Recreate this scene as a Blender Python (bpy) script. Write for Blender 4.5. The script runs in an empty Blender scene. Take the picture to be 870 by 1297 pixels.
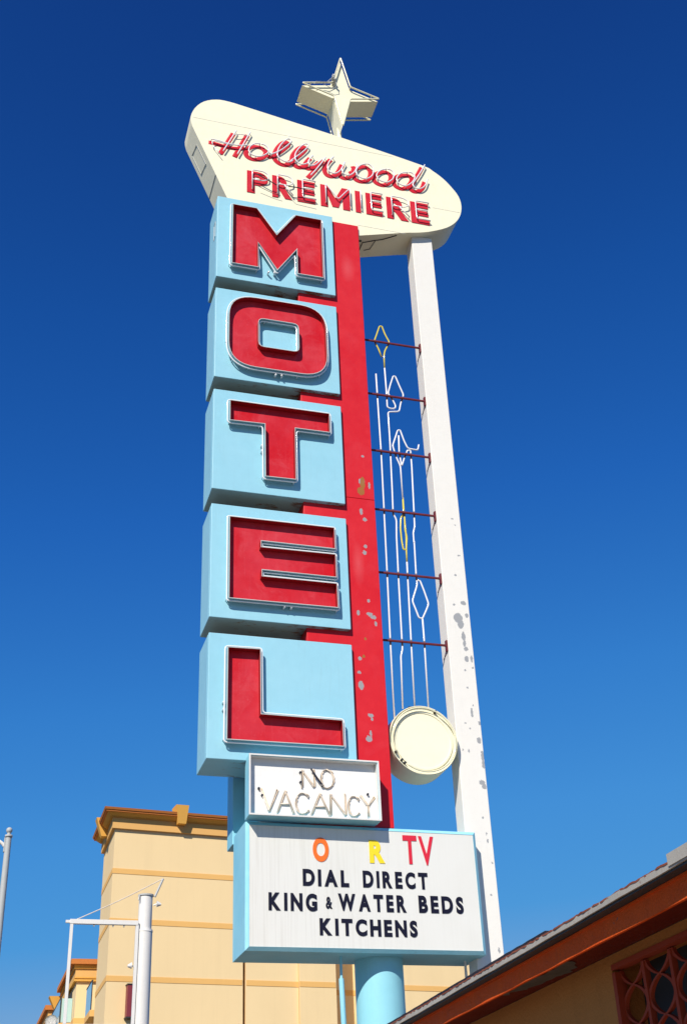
import bpy, bmesh, math, random
from mathutils import Vector, Matrix, geometry
random.seed(7)
sc = bpy.context.scene
col = sc.collection

# ------------------------------------------------------------------ camera
PITCH, ROLL, HEAD, FPX = 0.53818313, -0.04459266, 0.30851499, 1537.579
W0, H0 = 870.0, 1297.0
EYE = Vector((0, 0, 1.6))
F = Vector((math.sin(HEAD)*math.cos(PITCH), math.cos(HEAD)*math.cos(PITCH), math.sin(PITCH)))
r0 = Vector((math.cos(HEAD), -math.sin(HEAD), 0)); u0 = r0.cross(F)
R = math.cos(ROLL)*r0 + math.sin(ROLL)*u0
U = -math.sin(ROLL)*r0 + math.cos(ROLL)*u0
cam_d = bpy.data.cameras.new('camera'); cam = bpy.data.objects.new('camera', cam_d); col.objects.link(cam)
cam.matrix_world = Matrix(((R.x, U.x, -F.x, EYE.x), (R.y, U.y, -F.y, EYE.y), (R.z, U.z, -F.z, EYE.z), (0, 0, 0, 1)))
cam_d.sensor_fit = 'VERTICAL'; cam_d.sensor_height = 24; cam_d.lens = 24*FPX/H0
cam_d.clip_end = 3000; cam_d.clip_start = 0.05
sc.camera = cam

def at(px, py, Y):
    """measured photo point taken to the upright plane y = Y"""
    d = F*FPX + R*(px - 435.0) - U*(py - 648.5)
    return EYE + d*(Y/d.y)

# ------------------------------------------------------------------ materials
def new_mat(name):
    m = bpy.data.materials.new(name); m.use_nodes = True
    nt = m.node_tree; return m, nt, nt.nodes['Principled BSDF']

def N(nt, typ, **kw):
    n = nt.nodes.new(typ)
    for k, v in kw.items():
        if k in ('operation', 'blend_type', 'data_type', 'noise_dimensions', 'feature', 'wave_type', 'bands_direction'): setattr(n, k, v)
        else: n.inputs[k].default_value = v
    return n

def mixc(nt, fac, a, b, mode='MIX'):
    n = nt.nodes.new('ShaderNodeMix'); n.data_type = 'RGBA'; n.blend_type = mode
    for s, v in ((n.inputs[0], fac), (n.inputs[6], a), (n.inputs[7], b)):
        if isinstance(v, (int, float)): s.default_value = v
        elif isinstance(v, (tuple, list)): s.default_value = (*v[:3], 1)
        else: nt.links.new(v, s)
    return n.outputs[2]

def mth(nt, op, a, b=0.0, c=None, clamp=False):
    n = nt.nodes.new('ShaderNodeMath'); n.operation = op; n.use_clamp = clamp
    for i, v in enumerate((a, b) + ((c,) if c is not None else ())):
        if isinstance(v, (int, float)): n.inputs[i].default_value = v
        else: nt.links.new(v, n.inputs[i])
    return n.outputs[0]

def ramp(nt, v, lo, hi):
    n = nt.nodes.new('ShaderNodeMapRange'); n.inputs[1].default_value = lo; n.inputs[2].default_value = hi
    nt.links.new(v, n.inputs[0]); return n.outputs[0]

def noise(nt, co, scale, detail=4, rough=.55, sx=1, sy=1, sz=1, dist=0):
    mp = nt.nodes.new('ShaderNodeMapping'); mp.inputs['Scale'].default_value = (sx, sy, sz)
    nt.links.new(co, mp.inputs[0])
    n = nt.nodes.new('ShaderNodeTexNoise'); n.inputs['Scale'].default_value = scale
    n.inputs['Detail'].default_value = detail; n.inputs['Roughness'].default_value = rough
    n.inputs['Distortion'].default_value = dist
    nt.links.new(mp.outputs[0], n.inputs['Vector']); return n.outputs[0]

def paint(name, base, fade=None, fade_amt=.35, dirt=(.22, .18, .13), dirt_amt=.25, rough=.45, streak=.25, chips=0.0,
          chip_col=(.30, .30, .30), blobs=None, bump=.06, spec=.22, mott=.12, bscale=60, patch=None):
    """weathered sheet-metal paint, pattern fixed to the object in metres"""
    m, nt, b = new_mat(name)
    tc = nt.nodes.new('ShaderNodeNewGeometry'); co = tc.outputs['Position']
    big = noise(nt, co, 1.7, 3, .6); mid = noise(nt, co, 9, 5, .6)
    c = mixc(nt, mth(nt, 'MULTIPLY', ramp(nt, big, .35, .7), fade_amt), base, fade if fade else [min(1, x*1.12 + .02) for x in base])
    v = mth(nt, 'MULTIPLY_ADD', mid, 2*mott, 1 - mott)
    hsv = nt.nodes.new('ShaderNodeHueSaturation'); nt.links.new(c, hsv.inputs['Color']); nt.links.new(v, hsv.inputs['Value'])
    c = hsv.outputs[0]
    st = noise(nt, co, 6, 5, .65, 6, 6, .35)
    if patch:
        pn = noise(nt, co, 3.2, 6, .68, 1, 1, 1, .6)
        c = mixc(nt, mth(nt, 'MULTIPLY', ramp(nt, pn, .50, .68), patch[0]), c, patch[1])
    c = mixc(nt, mth(nt, 'MULTIPLY', ramp(nt, st, .56, .8), streak), c, dirt)
    gr = noise(nt, co, 38, 6, .7)
    c = mixc(nt, mth(nt, 'MULTIPLY', ramp(nt, gr, .60, .74), dirt_amt), c, dirt)
    if chips > 0:
        a = noise(nt, co, 14, 6, .6); bb = noise(nt, co, 1.1, 2, .5)
        k = mth(nt, 'ADD', a, mth(nt, 'MULTIPLY', bb, .35))
        c = mixc(nt, ramp(nt, k, .96 - chips, .975 - chips), c, chip_col)
    if blobs:
        wob = noise(nt, co, 22, 4, .7); wob2 = nt.nodes.new('ShaderNodeTexNoise'); wob2.inputs['Scale'].default_value = 34
        wob2.inputs['Detail'].default_value = 8; wob2.inputs['Roughness'].default_value = .8; nt.links.new(co, wob2.inputs['Vector'])
        off = nt.nodes.new('ShaderNodeVectorMath'); off.operation = 'MULTIPLY_ADD'
        nt.links.new(wob2.outputs['Color'], off.inputs[0]); off.inputs[1].default_value = (.062, 0, .07); off.inputs[2].default_value = (-.031, 0, -.035)
        p = nt.nodes.new('ShaderNodeVectorMath'); p.operation = 'ADD'; nt.links.new(co, p.inputs[0]); nt.links.new(off.outputs[0], p.inputs[1])
        groups = {}
        for (x, z, rx, rz, cc) in blobs: groups.setdefault(cc, []).append((x, z, rx, rz))
        for cc, L in groups.items():
            acc = None
            for (x, z, rx, rz) in L:
                s = nt.nodes.new('ShaderNodeVectorMath'); s.operation = 'MULTIPLY_ADD'; nt.links.new(p.outputs[0], s.inputs[0])
                s.inputs[1].default_value = (1/rx, 0, 1/rz); s.inputs[2].default_value = (-x/rx, 0, -z/rz)
                l = nt.nodes.new('ShaderNodeVectorMath'); l.operation = 'LENGTH'; nt.links.new(s.outputs[0], l.inputs[0])
                acc = l.outputs['Value'] if acc is None else mth(nt, 'MINIMUM', acc, l.outputs['Value'])
            soft = .05 if cc != 'fade' else .9
            n = nt.nodes.new('ShaderNodeMapRange'); n.inputs[1].default_value = 1 + soft; n.inputs[2].default_value = 1 - soft
            nt.links.new(acc, n.inputs[0])
            colr = {'grey': (.31, .32, .33), 'rust': (.33, .14, .03), 'fade': (.75, .16, .17)}[cc]
            c = mixc(nt, mth(nt, 'MULTIPLY', n.outputs[0], .32 if cc == 'fade' else .95), c, colr)
    nt.links.new(c, b.inputs['Base Color'])
    nt.links.new(mth(nt, 'MULTIPLY_ADD', mid, .3, rough - .15), b.inputs['Roughness'])
    b.inputs['Specular IOR Level'].default_value = spec
    bp = nt.nodes.new('ShaderNodeBump'); bp.inputs['Strength'].default_value = bump; bp.inputs['Distance'].default_value = .02
    hb = mth(nt, 'ADD', noise(nt, co, bscale, 4, .6), mth(nt, 'MULTIPLY', big, 2.0))
    nt.links.new(hb, bp.inputs['Height']); nt.links.new(bp.outputs[0], b.inputs['Normal'])
    return m

def simple(name, base, rough=.5, metal=0, spec=.5, trans=0, var=.0, scale=20):
    m, nt, b = new_mat(name)
    b.inputs['Base Color'].default_value = (*base, 1); b.inputs['Roughness'].default_value = rough
    b.inputs['Metallic'].default_value = metal; b.inputs['Specular IOR Level'].default_value = spec
    b.inputs['Transmission Weight'].default_value = trans
    if var:
        tc = nt.nodes.new('ShaderNodeNewGeometry')
        nn = noise(nt, tc.outputs['Position'], scale, 5, .6)
        h = nt.nodes.new('ShaderNodeHueSaturation'); h.inputs['Color'].default_value = (*base, 1)
        nt.links.new(mth(nt, 'MULTIPLY_ADD', nn, 2*var, 1 - var), h.inputs['Value']); nt.links.new(h.outputs[0], b.inputs['Base Color'])
    return m

def px_blobs(L, Y, colr=None):
    out = []
    for b in L:
        x, y, rx, ry = b[:4]; cc = b[4] if len(b) > 4 else 'grey'
        a = at(x, y, Y); e = at(x + rx, y, Y); g = at(x, y + ry, Y)
        out.append((a.x, a.z, max(.010, abs(e.x - a.x)), max(.010, abs(g.z - a.z)), cc))
    return out
red_blobs = px_blobs([(459.3, 578, 1.8, 1.6), (458, 610, 4, 4), (457, 622, 4.5, 5, 'rust'), (459, 612, 3, 8, 'rust'), (467.6, 615, 1.3, 4.5), (457.4, 648, 2, 4),
    (462, 658, 2.6, 2.6), (462.9, 692, 2.3, 2), (461.5, 700, 2.5, 3), (453.8, 714, 4.5, 16, 'fade'), (466.8, 761, 2, 2), (453.8, 776, 1.8, 3.5),
    (468, 778, 4, 2.4), (473, 782, 4, 2.4), (475.9, 790, 1.8, 3), (462.7, 809, 1.5, 1.6, 'rust'), (455.7, 834, 2.3, 2.4), (460.7, 831, 1.5, 2, 'rust'),
    (455, 851.7, 2.4, 2), (457.3, 868, 3.4, 5.5), (469.3, 906, 3.8, 2.6), (471, 911, 1.5, 2.5), (467.5, 936, 4, 4), (469.5, 929, 1.5, 4), (440, 340, 5, 10, 'fade'), (432, 262, 1, 1)], 12.06)
white_blobs = px_blobs([(580, 783, 5.5, 6.5), (583, 790, 4, 6), (586.8, 805.8, 2.4, 6), (588, 815, 2, 4), (590, 822, 2.6, 3), (590.7, 834.7, 2.6, 4), (590.7, 779.6, 2.2, 3),
    (586.8, 764, 3.5, 2.6), (575, 766, 1.4, 1.2), (576.8, 728.5, 1.6, 1.3), (597, 834.7, 1.4, 4.5), (598.6, 846, 1.3, 1.3), (589, 849, 1.3, 1.4),
    (592, 871, 1.4, 1.2), (597.3, 902.8, 1.6, 6), (598.6, 893.6, 1.2, 1.2), (589.4, 916, 1.4, 1.2), (595, 922.5, 1.2, 1.2), (607, 916, 1.8, 2.4),
    (606.5, 938, 2.6, 4), (611, 958, 2.2, 7), (612, 968, 2, 5), (610, 991, 4, 3), (613, 996, 3, 4), (585.7, 949.5, 1.1, 1.4), (593.6, 951, 1, 2.4), (580.8, 703.6, 2, 1),
    (611.5, 1036, 1.3, 1.3), (616, 1056, 1, 2), (617.5, 1065, 1, 3), (623, 1092.8, 1.3, 1.2), (622, 1133.5, 1.3, 1.2), (632, 1204, 1.3, 4), (572.5, 657, 1.3, 1), (576, 665, 1.1, .9)], 12.2)

BLUE = (.29, .575, .68)
M = {}
M['blue'] = paint('light_blue_paint', BLUE, (.34, .62, .72), .5, dirt=(.20, .30, .30), dirt_amt=.10, streak=.16, bump=.05, mott=.05)
def underside_rust(m):
    nt = m.node_tree; b = nt.nodes['Principled BSDF']; src = b.inputs['Base Color'].links[0].from_socket
    g = nt.nodes.new('ShaderNodeNewGeometry'); sn = nt.nodes.new('ShaderNodeSeparateXYZ'); nt.links.new(g.outputs['True Normal'], sn.inputs[0])
    sp_ = nt.nodes.new('ShaderNodeSeparateXYZ'); nt.links.new(g.outputs['Position'], sp_.inputs[0])
    down = ramp(nt, sn.outputs[2], -.5, -.9); right = ramp(nt, sp_.outputs[0], 2.5, 3.6)
    n1 = noise(nt, g.outputs['Position'], 3.4, 7, .7, 1, 2.2, 1)
    k = mth(nt, 'ADD', n1, mth(nt, 'MULTIPLY', right, .16))
    c = mixc(nt, mth(nt, 'MULTIPLY', ramp(nt, k, .60, .72), down), src, (.17, .07, .025))
    # fine rust bleeding over the lower front edge of each cabinet
    n2 = noise(nt, g.outputs['Position'], 7, 6, .75, 4, 4, .5)
    c = mixc(nt, mth(nt, 'MULTIPLY', ramp(nt, n2, .70, .80), .55), c, (.22, .12, .06))
    nt.links.new(c, b.inputs['Base Color'])
underside_rust(M['blue'])
M['blue_post'] = paint('post_blue_paint', (.27, .61, .70), (.33, .66, .75), .5, dirt=(.25, .35, .35), dirt_amt=.12, streak=.15, mott=.05)
M['cyan'] = paint('board_blue_paint', (.25, .60, .72), (.40, .72, .80), .6, dirt=(.25, .30, .30), dirt_amt=.18, streak=.30, mott=.07)
M['red'] = paint('red_paint', (.61, .008, .016), (.66, .020, .028), .6, dirt=(.35, .02, .03), dirt_amt=.22, streak=.12, blobs=red_blobs, patch=(.12, (.68, .08, .10)), mott=.08, rough=.5, spec=.3)
M['red_letter'] = paint('letter_red_enamel', (.54, .005, .013), (.64, .06, .085), .5, dirt=(.80, .30, .34), dirt_amt=.14, streak=.07, patch=(.24, (.70, .12, .14)), mott=.10, rough=.45)
M['cream'] = paint('cream_paint', (.88, .83, .60), (.90, .86, .65), .5, dirt=(.42, .36, .20), dirt_amt=.14, streak=.10, mott=.04, rough=.5)
M['cream_side'] = M['cream']
M['pole_white'] = paint('white_paint', (.78, .75, .68), (.80, .78, .72), .5, dirt=(.42, .38, .34), dirt_amt=.20, streak=.10, blobs=white_blobs, mott=.03, rough=.55)
M['white_panel'] = paint('white_panel', (.78, .77, .74), None, .2, dirt=(.5, .45, .38), dirt_amt=.2, streak=.12, mott=.03)
M['lip'] = paint('bare_edge', (.50, .49, .46), (.62, .62, .60), .5, dirt=(.30, .24, .18), dirt_amt=.35, streak=.3, mott=.1)
M['trim_blue'] = paint('rim_blue_grey', (.30, .50, .56), (.40, .55, .58), .5, dirt=(.20, .18, .14), dirt_amt=.35, streak=.35, mott=.12)
M['inner_red_shade'] = paint('inner_red_shade', (.30, .008, .014), None, .3, dirt=(.2, .01, .015), dirt_amt=.2, streak=.2, mott=.1)  # darker than the face red: shadow inside the letters put into the colour
M['tube'] = simple('neon_glass', (.84, .84, .84), .12, spec=.8, var=.08, scale=8)
M['tube_cream'] = simple('neon_glass_cream', (.80, .76, .52), .15, spec=.8, var=.1, scale=8)
M['tube_yellow'] = simple('neon_glass_yellow', (.72, .60, .06), .15, spec=.8, var=.15, scale=12)
M['tube_dirty'] = simple('neon_glass_dirty', (.70, .61, .51), .3, spec=.5, var=.35, scale=14)
M['sleeve'] = simple('sleeve_grey', (.16, .13, .12), .6, var=.4, scale=40)
M['tube_shadow'] = simple('tube_shadow_tan', (.80, .62, .42), .3, spec=.5, var=.25, scale=10)
M['tube_black'] = simple('neon_black', (.02, .02, .03), .3)
M['rod'] = paint('rod_maroon', (.14, .02, .025), None, .3, dirt=(.2, .08, .04), dirt_amt=.5, streak=.3, mott=.2)
M['script_red'] = paint('script_red', (.58, .015, .03), (.64, .05, .07), .5, dirt=(.30, .02, .03), dirt_amt=.35, streak=.15, mott=.12)
M['rust_red'] = paint('rust_red', (.20, .055, .03), (.28, .10, .06), .8, dirt=(.06, .02, .02), dirt_amt=.5, mott=.3, rough=.9)
M['bare_wood'] = paint('bare_wood', (.17, .15, .12), (.26, .23, .19), .8, dirt=(.05, .04, .03), dirt_amt=.6, streak=.4, mott=.3, rough=.9)
M['edge_shadow'] = paint('roof_edge_shadow', (.022, .020, .030), None, .3, dirt=(.08, .05, .04), dirt_amt=.3, mott=.3, rough=.9)
M['bounce_dark'] = paint('bounce_dark_sheet', (.10, .065, .045), (.15, .08, .04), .8, dirt=(.05, .03, .02), dirt_amt=.5, mott=.2, rough=.85)
M['dark'] = simple('dark_metal', (.03, .03, .03), .6)
M['grey_metal'] = paint('grey_metal', (.42, .43, .42), None, .3, dirt=(.2, .19, .17), dirt_amt=.3, streak=.3, mott=.08)
M['bk_orange'] = simple('letter_orange', (.85, .16, .015), .35)
M['bk_yellow'] = simple('letter_yellow', (.88, .66, .02), .35)
M['bk_red'] = simple('letter_red', (.66, .02, .04), .35)
M['bk_navy'] = simple('letter_navy', (.006, .006, .020), .5, spec=.25)
# reader board plastic: off-white with faint vertical run marks
m, nt, b = new_mat('board_plastic')
g = nt.nodes.new('ShaderNodeNewGeometry'); co = g.outputs['Position']
st = noise(nt, co, 5, 4, .6, 7, 1, .18); st2 = noise(nt, co, 2.2, 3, .5, 1, 1, .8)
sep = nt.nodes.new('ShaderNodeSeparateXYZ'); nt.links.new(co, sep.inputs[0])
lowleft = mth(nt, 'MULTIPLY', ramp(nt, sep.outputs[0], 4.6, 2.6), 1.0, clamp=True)
fac = mth(nt, 'MULTIPLY', ramp(nt, st, .48, .72), mth(nt, 'MULTIPLY_ADD', lowleft, .34, .07))
c = mixc(nt, fac, (.73, .72, .66), (.48, .45, .38))
c = mixc(nt, mth(nt, 'MULTIPLY', ramp(nt, st2, .45, .7), .18), c, (.62, .60, .52))
nt.links.new(c, b.inputs['Base Color']); b.inputs['Roughness'].default_value = .3; M['board'] = m
# stucco
def stucco(name, base, var=.06, bump=.25, streak=.12):
    m, nt, b = new_mat(name)
    g = nt.nodes.new('ShaderNodeNewGeometry'); co = g.outputs['Position']
    a = noise(nt, co, .6, 4, .6, 1, 1, .5); fine = noise(nt, co, 45, 3, .6)
    h = nt.nodes.new('ShaderNodeHueSaturation'); h.inputs['Color'].default_value = (*base, 1)
    nt.links.new(mth(nt, 'ADD', mth(nt, 'MULTIPLY_ADD', a, 2*var, 1 - 1.6*var), mth(nt, 'MULTIPLY', fine, var)), h.inputs['Value'])
    s = noise(nt, co, 1.6, 5, .65, 3, 3, .12)
    c = mixc(nt, mth(nt, 'MULTIPLY', ramp(nt, s, .5, .8), streak), h.outputs[0], [x*.6 for x in base])
    nt.links.new(c, b.inputs['Base Color']); b.inputs['Roughness'].default_value = .92; b.inputs['Specular IOR Level'].default_value = .15
    bp = nt.nodes.new('ShaderNodeBump'); bp.inputs['Strength'].default_value = bump; bp.inputs['Distance'].default_value = .01
    nt.links.new(fine, bp.inputs['Height']); nt.links.new(bp.outputs[0], b.inputs['Normal'])
    return m
M['wall_cream'] = stucco('hotel_stucco', (.84, .63, .34))
M['band'] = stucco('band_stucco', (.80, .46, .15))
M['frieze'] = stucco('frieze_stucco', (.74, .42, .14))
M['cove'] = stucco('cove_stucco', (.72, .38, .08))
M['crown'] = stucco('crown_stucco', (.55, .19, .05))
M['tan_stucco'] = stucco('eave_wall_stucco', (.50, .20, .05), .12, .6, .3)
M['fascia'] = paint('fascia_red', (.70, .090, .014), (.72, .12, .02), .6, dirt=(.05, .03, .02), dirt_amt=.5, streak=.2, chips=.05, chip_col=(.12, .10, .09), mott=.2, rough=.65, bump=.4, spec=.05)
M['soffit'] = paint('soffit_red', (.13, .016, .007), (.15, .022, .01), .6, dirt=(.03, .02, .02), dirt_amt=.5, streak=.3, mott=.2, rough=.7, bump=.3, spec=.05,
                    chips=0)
M['drip'] = paint('drip_edge', (.44, .41, .35), (.34, .31, .26), .7, dirt=(.20, .05, .03), dirt_amt=.8, streak=.35, chips=.05, chip_col=(.25, .06, .03), mott=.15, rough=.6)
M['gravel'] = paint('roof_gravel', (.30, .28, .26), None, .3, dirt=(.12, .11, .10), dirt_amt=.6, mott=.3, rough=.9, bump=.6)
M['grille'] = paint('grille_red', (.33, .042, .014), (.38, .06, .022), .5, dirt=(.15, .03, .02), dirt_amt=.3, mott=.12, rough=.7)
M['glass'] = simple('balcony_glass', (.42, .62, .60), .08, spec=.9)
M['darkroom'] = simple('dark_room', (.03, .035, .035), .8)
M['asphalt'] = paint('asphalt', (.045, .044, .042), None, .3, dirt=(.03, .03, .03), dirt_amt=.4, mott=.2, rough=.9, bump=.4)
M['concrete'] = paint('concrete', (.27, .245, .21), None, .3, dirt=(.18, .17, .16), dirt_amt=.4, mott=.12, rough=.9, bump=.3)
M['maroon'] = simple('maroon', (.22, .03, .04), .5, var=.1)
M['white'] = paint('plain_white', (.72, .70, .66), None, .3, dirt=(.45, .40, .34), dirt_amt=.25, streak=.2, mott=.04)
M['line_white'] = simple('road_paint', (.75, .75, .72), .7, var=.1)

# ------------------------------------------------------------------ object helpers
def props(o, label=None, cat=None, group=None, kind=None):
    if label: o['label'] = label
    if cat: o['category'] = cat
    if group: o['group'] = group
    if kind: o['kind'] = kind
    return o
def empty(name, loc, label, cat, group=None):
    o = bpy.data.objects.new(name, None); col.objects.link(o); o.location = loc; o.empty_display_size = .3
    return props(o, label, cat, group)
def link(name, bm, mats, parent=None, label=None, smooth=False):
    me = bpy.data.meshes.new(name); bmesh.ops.recalc_face_normals(bm, faces=bm.faces) if not smooth == 'keep' else None
    bm.to_mesh(me); bm.free()
    for mm in (mats if isinstance(mats, (list, tuple)) else [mats]): me.materials.append(M[mm] if isinstance(mm, str) else mm)
    o = bpy.data.objects.new(name, me); col.objects.link(o)
    if smooth:
        me.polygons.foreach_set('use_smooth', [True]*len(me.polygons))
    if parent:
        o.parent = parent
        w = Vector((0, 0, 0)); q = parent
        while q: w += q.location; q = q.parent
        o.location = -w if False else Vector((0, 0, 0))
        # meshes are modelled in world coordinates: shift the data to the parent's frame
        me.transform(Matrix.Translation(-w))
    if label: o['label'] = label
    return o
def B(): return bmesh.new()
def box(bm, x0, x1, y0, y1, z0, z1, bev=0, mat=0):
    vs = [bm.verts.new(p) for p in ((x0,y0,z0),(x1,y0,z0),(x1,y1,z0),(x0,y1,z0),(x0,y0,z1),(x1,y0,z1),(x1,y1,z1),(x0,y1,z1))]
    fs = [bm.faces.new([vs[i] for i in f]) for f in ((0,3,2,1),(4,5,6,7),(0,1,5,4),(1,2,6,5),(2,3,7,6),(3,0,4,7))]
    for f in fs: f.material_index = mat
    if bev:
        es = list({e for f in fs for e in f.edges})
        bmesh.ops.bevel(bm, geom=es, offset=bev, segments=2, affect='EDGES', profile=.5)
def obox(bm, o, ax, ay, az, sx, sy, sz):
    """box from origin o along three axes"""
    ax, ay, az = Vector(ax).normalized()*sx, Vector(ay).normalized()*sy, Vector(az).normalized()*sz
    c = [Vector(o) + ax*i + ay*j + az*k for k in (0, 1) for j in (0, 1) for i in (0, 1)]
    v = [bm.verts.new(p) for p in c]
    for f in ((0,2,3,1),(4,5,7,6),(0,1,5,4),(1,3,7,5),(3,2,6,7),(2,0,4,6)): bm.faces.new([v[i] for i in f])
def poly_faces(bm, loops, fn, mat=0):
    """fill 2-D loops (first outer, rest holes); fn maps (x, z) to a 3-D point"""
    v3 = [[Vector((p[0], p[1], 0)) for p in L] for L in loops]
    tris = geometry.tessellate_polygon(v3)
    flat = [bm.verts.new(fn(p)) for L in loops for p in L]
    for t in tris:
        try: bm.faces.new([flat[i] for i in t]).material_index = mat
        except ValueError: pass
    return flat
def plate(bm, loops, y0, y1, mat=0, side_mat=None, bev=0):
    """x-z outline extruded from y0 (front) to y1"""
    a = poly_faces(bm, loops, lambda p: (p[0], y0, p[1]), mat)
    b = poly_faces(bm, loops, lambda p: (p[0], y1, p[1]), mat)
    k = 0
    for L in loops:
        n = len(L)
        for i in range(n):
            j = (i + 1) % n
            f = bm.faces.new((a[k+i], a[k+j], b[k+j], b[k+i])); f.material_index = mat if side_mat is None else side_mat
        k += n
def prism(bm, poly, z0, z1):
    a = [bm.verts.new((p[0], p[1], z0)) for p in poly]; b = [bm.verts.new((p[0], p[1], z1)) for p in poly]
    bm.faces.new(a[::-1]); bm.faces.new(b); n = len(poly)
    for i in range(n): bm.faces.new((a[i], a[(i+1) % n], b[(i+1) % n], b[i]))
def inset(L, d):
    """move a closed 2-D loop inwards (d > 0) whatever its winding"""
    n = len(L); area = sum(L[i][0]*L[(i+1) % n][1] - L[(i+1) % n][0]*L[i][1] for i in range(n))
    s = 1 if area > 0 else -1; out = []
    for i in range(n):
        p0, p1, p2 = Vector(L[i-1]), Vector(L[i]), Vector(L[(i+1) % n])
        a = (p1 - p0).normalized(); b = (p2 - p1).normalized()
        na, nb = Vector((-a.y, a.x))*s, Vector((-b.y, b.x))*s
        k = (na + nb); l = k.length_squared
        if l < .3: k = k*(2/.3)*.5
        else: k = k*(2/l)
        out.append((p1.x + k.x*d, p1.y + k.y*d))
    return out
def rounded(L, r, seg=4, closed=True):
    out = []; n = len(L)
    for i in range(n):
        if not closed and i in (0, n-1): out.append(Vector(L[i])); continue
        p0, p1, p2 = Vector(L[i-1]), Vector(L[i]), Vector(L[(i+1) % n])
        a = p0 - p1; b = p2 - p1
        rr = min(r, a.length*.45, b.length*.45)
        s = p1 + a.normalized()*rr; e = p1 + b.normalized()*rr
        for k in range(seg + 1):
            t = k/seg; out.append((1-t)**2*s + 2*t*(1-t)*p1 + t*t*e)
    return out
def tube(bm, pts, r, closed=False, n=8, ry=None, mat=0, cap=True):
    """round tube along 3-D points; ry flattens it in the y direction"""
    pts = [Vector(p) for p in pts]; q = [pts[0]]
    for p in pts[1:]:
        if (p - q[-1]).length > 1e-5: q.append(p)
    pts = q
    if closed and (pts[0]-pts[-1]).length < 1e-5: pts.pop()
    m = len(pts); rings = []; ref = Vector((0, 1, 0)); prev = None
    for i, p in enumerate(pts):
        if closed: t = (pts[(i+1) % m] - pts[i-1])
        else: t = pts[min(i+1, m-1)] - pts[max(i-1, 0)]
        t = t.normalized() if t.length > 1e-9 else Vector((0, 0, 1))
        if prev is None:
            a = ref if abs(t.dot(ref)) < .9 else Vector((1, 0, 0))
        else: a = prev
        a = (a - t*a.dot(t)).normalized(); prev = a; b = t.cross(a)
        ra = ry if ry else r
        rings.append([bm.verts.new(p + a*math.cos(2*math.pi*k/n)*ra + b*math.sin(2*math.pi*k/n)*r) for k in range(n)])
    for i in range(m if closed else m-1):
        A, C = rings[i], rings[(i+1) % m]
        for k in range(n):
            f = bm.faces.new((A[k], A[(k+1) % n], C[(k+1) % n], C[k])); f.material_index = mat
    if not closed and cap:
        for A, s in ((rings[0], -1), (rings[-1], 1)):
            f = bm.faces.new(A); f.material_index = mat
def smooth_path(P, sub=5, closed=False):
    P = [Vector(p) for p in P]; n = len(P); out = []
    rng = range(n) if closed else range(n-1)
    for i in rng:
        a = P[(i-1) % n] if (closed or i > 0) else P[0]; b = P[i]; c = P[(i+1) % n]
        d = P[(i+2) % n] if (closed or i+2 < n) else P[-1]
        for k in range(sub):
            t = k/sub
            out.append(.5*((2*b) + (c-a)*t + (2*a-5*b+4*c-d)*t*t + (3*b-a-3*c+d)*t**3))
    if not closed: out.append(P[-1])
    return out
def cyl(bm, c, r0, r1, z0, z1, n=32):
    a = [bm.verts.new((c[0]+r0*math.cos(2*math.pi*k/n), c[1]+r0*math.sin(2*math.pi*k/n), z0)) for k in range(n)]
    b = [bm.verts.new((c[0]+r1*math.cos(2*math.pi*k/n), c[1]+r1*math.sin(2*math.pi*k/n), z1)) for k in range(n)]
    for k in range(n): bm.faces.new((a[k], a[(k+1) % n], b[(k+1) % n], b[k]))
    bm.faces.new(a[::-1]); bm.faces.new(b)
def shade_auto(o, deg=35):
    me = o.data
    bm = bmesh.new(); bm.from_mesh(me)
    for f in bm.faces: f.smooth = True
    for e in bm.edges: e.smooth = not (len(e.link_faces) == 2 and e.calc_face_angle(0) > math.radians(deg)) and len(e.link_faces) == 2
    bm.to_mesh(me); bm.free()

# glyph meshes from the built-in font
_cache = {}
def glyph(ch, bold):
    k = (ch, bold)
    if k in _cache: return _cache[k]
    cu = bpy.data.curves.new('glyph', 'FONT'); cu.body = ch; cu.offset = bold; cu.extrude = 0.5; cu.resolution_u = 6
    ob = bpy.data.objects.new('glyph', cu); col.objects.link(ob)
    me = bpy.data.meshes.new_from_object(ob.evaluated_get(bpy.context.evaluated_depsgraph_get()))
    bpy.data.objects.remove(ob)
    xs = [v.co.x for v in me.vertices]; ys = [v.co.y for v in me.vertices]
    _cache[k] = (me, min(xs), max(xs), min(ys), max(ys)); return _cache[k]
def letter(name, ch, x0, x1, z0, z1, y_front, thick, mat, parent, bold=.03, label=None):
    me0, a, b, c, d = glyph(ch, bold)
    me = me0.copy(); me.name = name
    sx = (x1-x0)/(b-a); sz = (z1-z0)/(d-c)
    for v in me.vertices:
        v.co = ((v.co.x-a)*sx + x0, y_front + thick*(.5 - v.co.z), (v.co.y-c)*sz + z0)
    me.materials.clear(); me.materials.append(M[mat])
    o = bpy.data.objects.new(name, me); col.objects.link(o); o.parent = parent
    me.transform(Matrix.Translation(-parent.matrix_world.translation if False else -world_of(parent)))
    if label: o['label'] = label
    return o
def world_of(o):
    w = Vector((0, 0, 0))
    while o: w += o.location; o = o.parent
    return w
def word(name, text, x0, x1, z0, z1, y_front, thick, mat, parent, bold=.03, gap=.16):
    ws = []
    for ch in text:
        _, a, b, c, d = glyph(ch, bold); ws.append((b-a)/(d-c)*(z1-z0))
    ws = [max(w, .16*(z1-z0)) for w in ws]
    g = gap*(z1-z0); s = ((x1-x0) - g*(len(text)-1))/sum(ws); x = x0
    for ch, w in zip(text, ws):
        letter(name, ch, x, x+w*s, z0, z1, y_front, thick, mat, parent, bold); x += w*s + g

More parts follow.
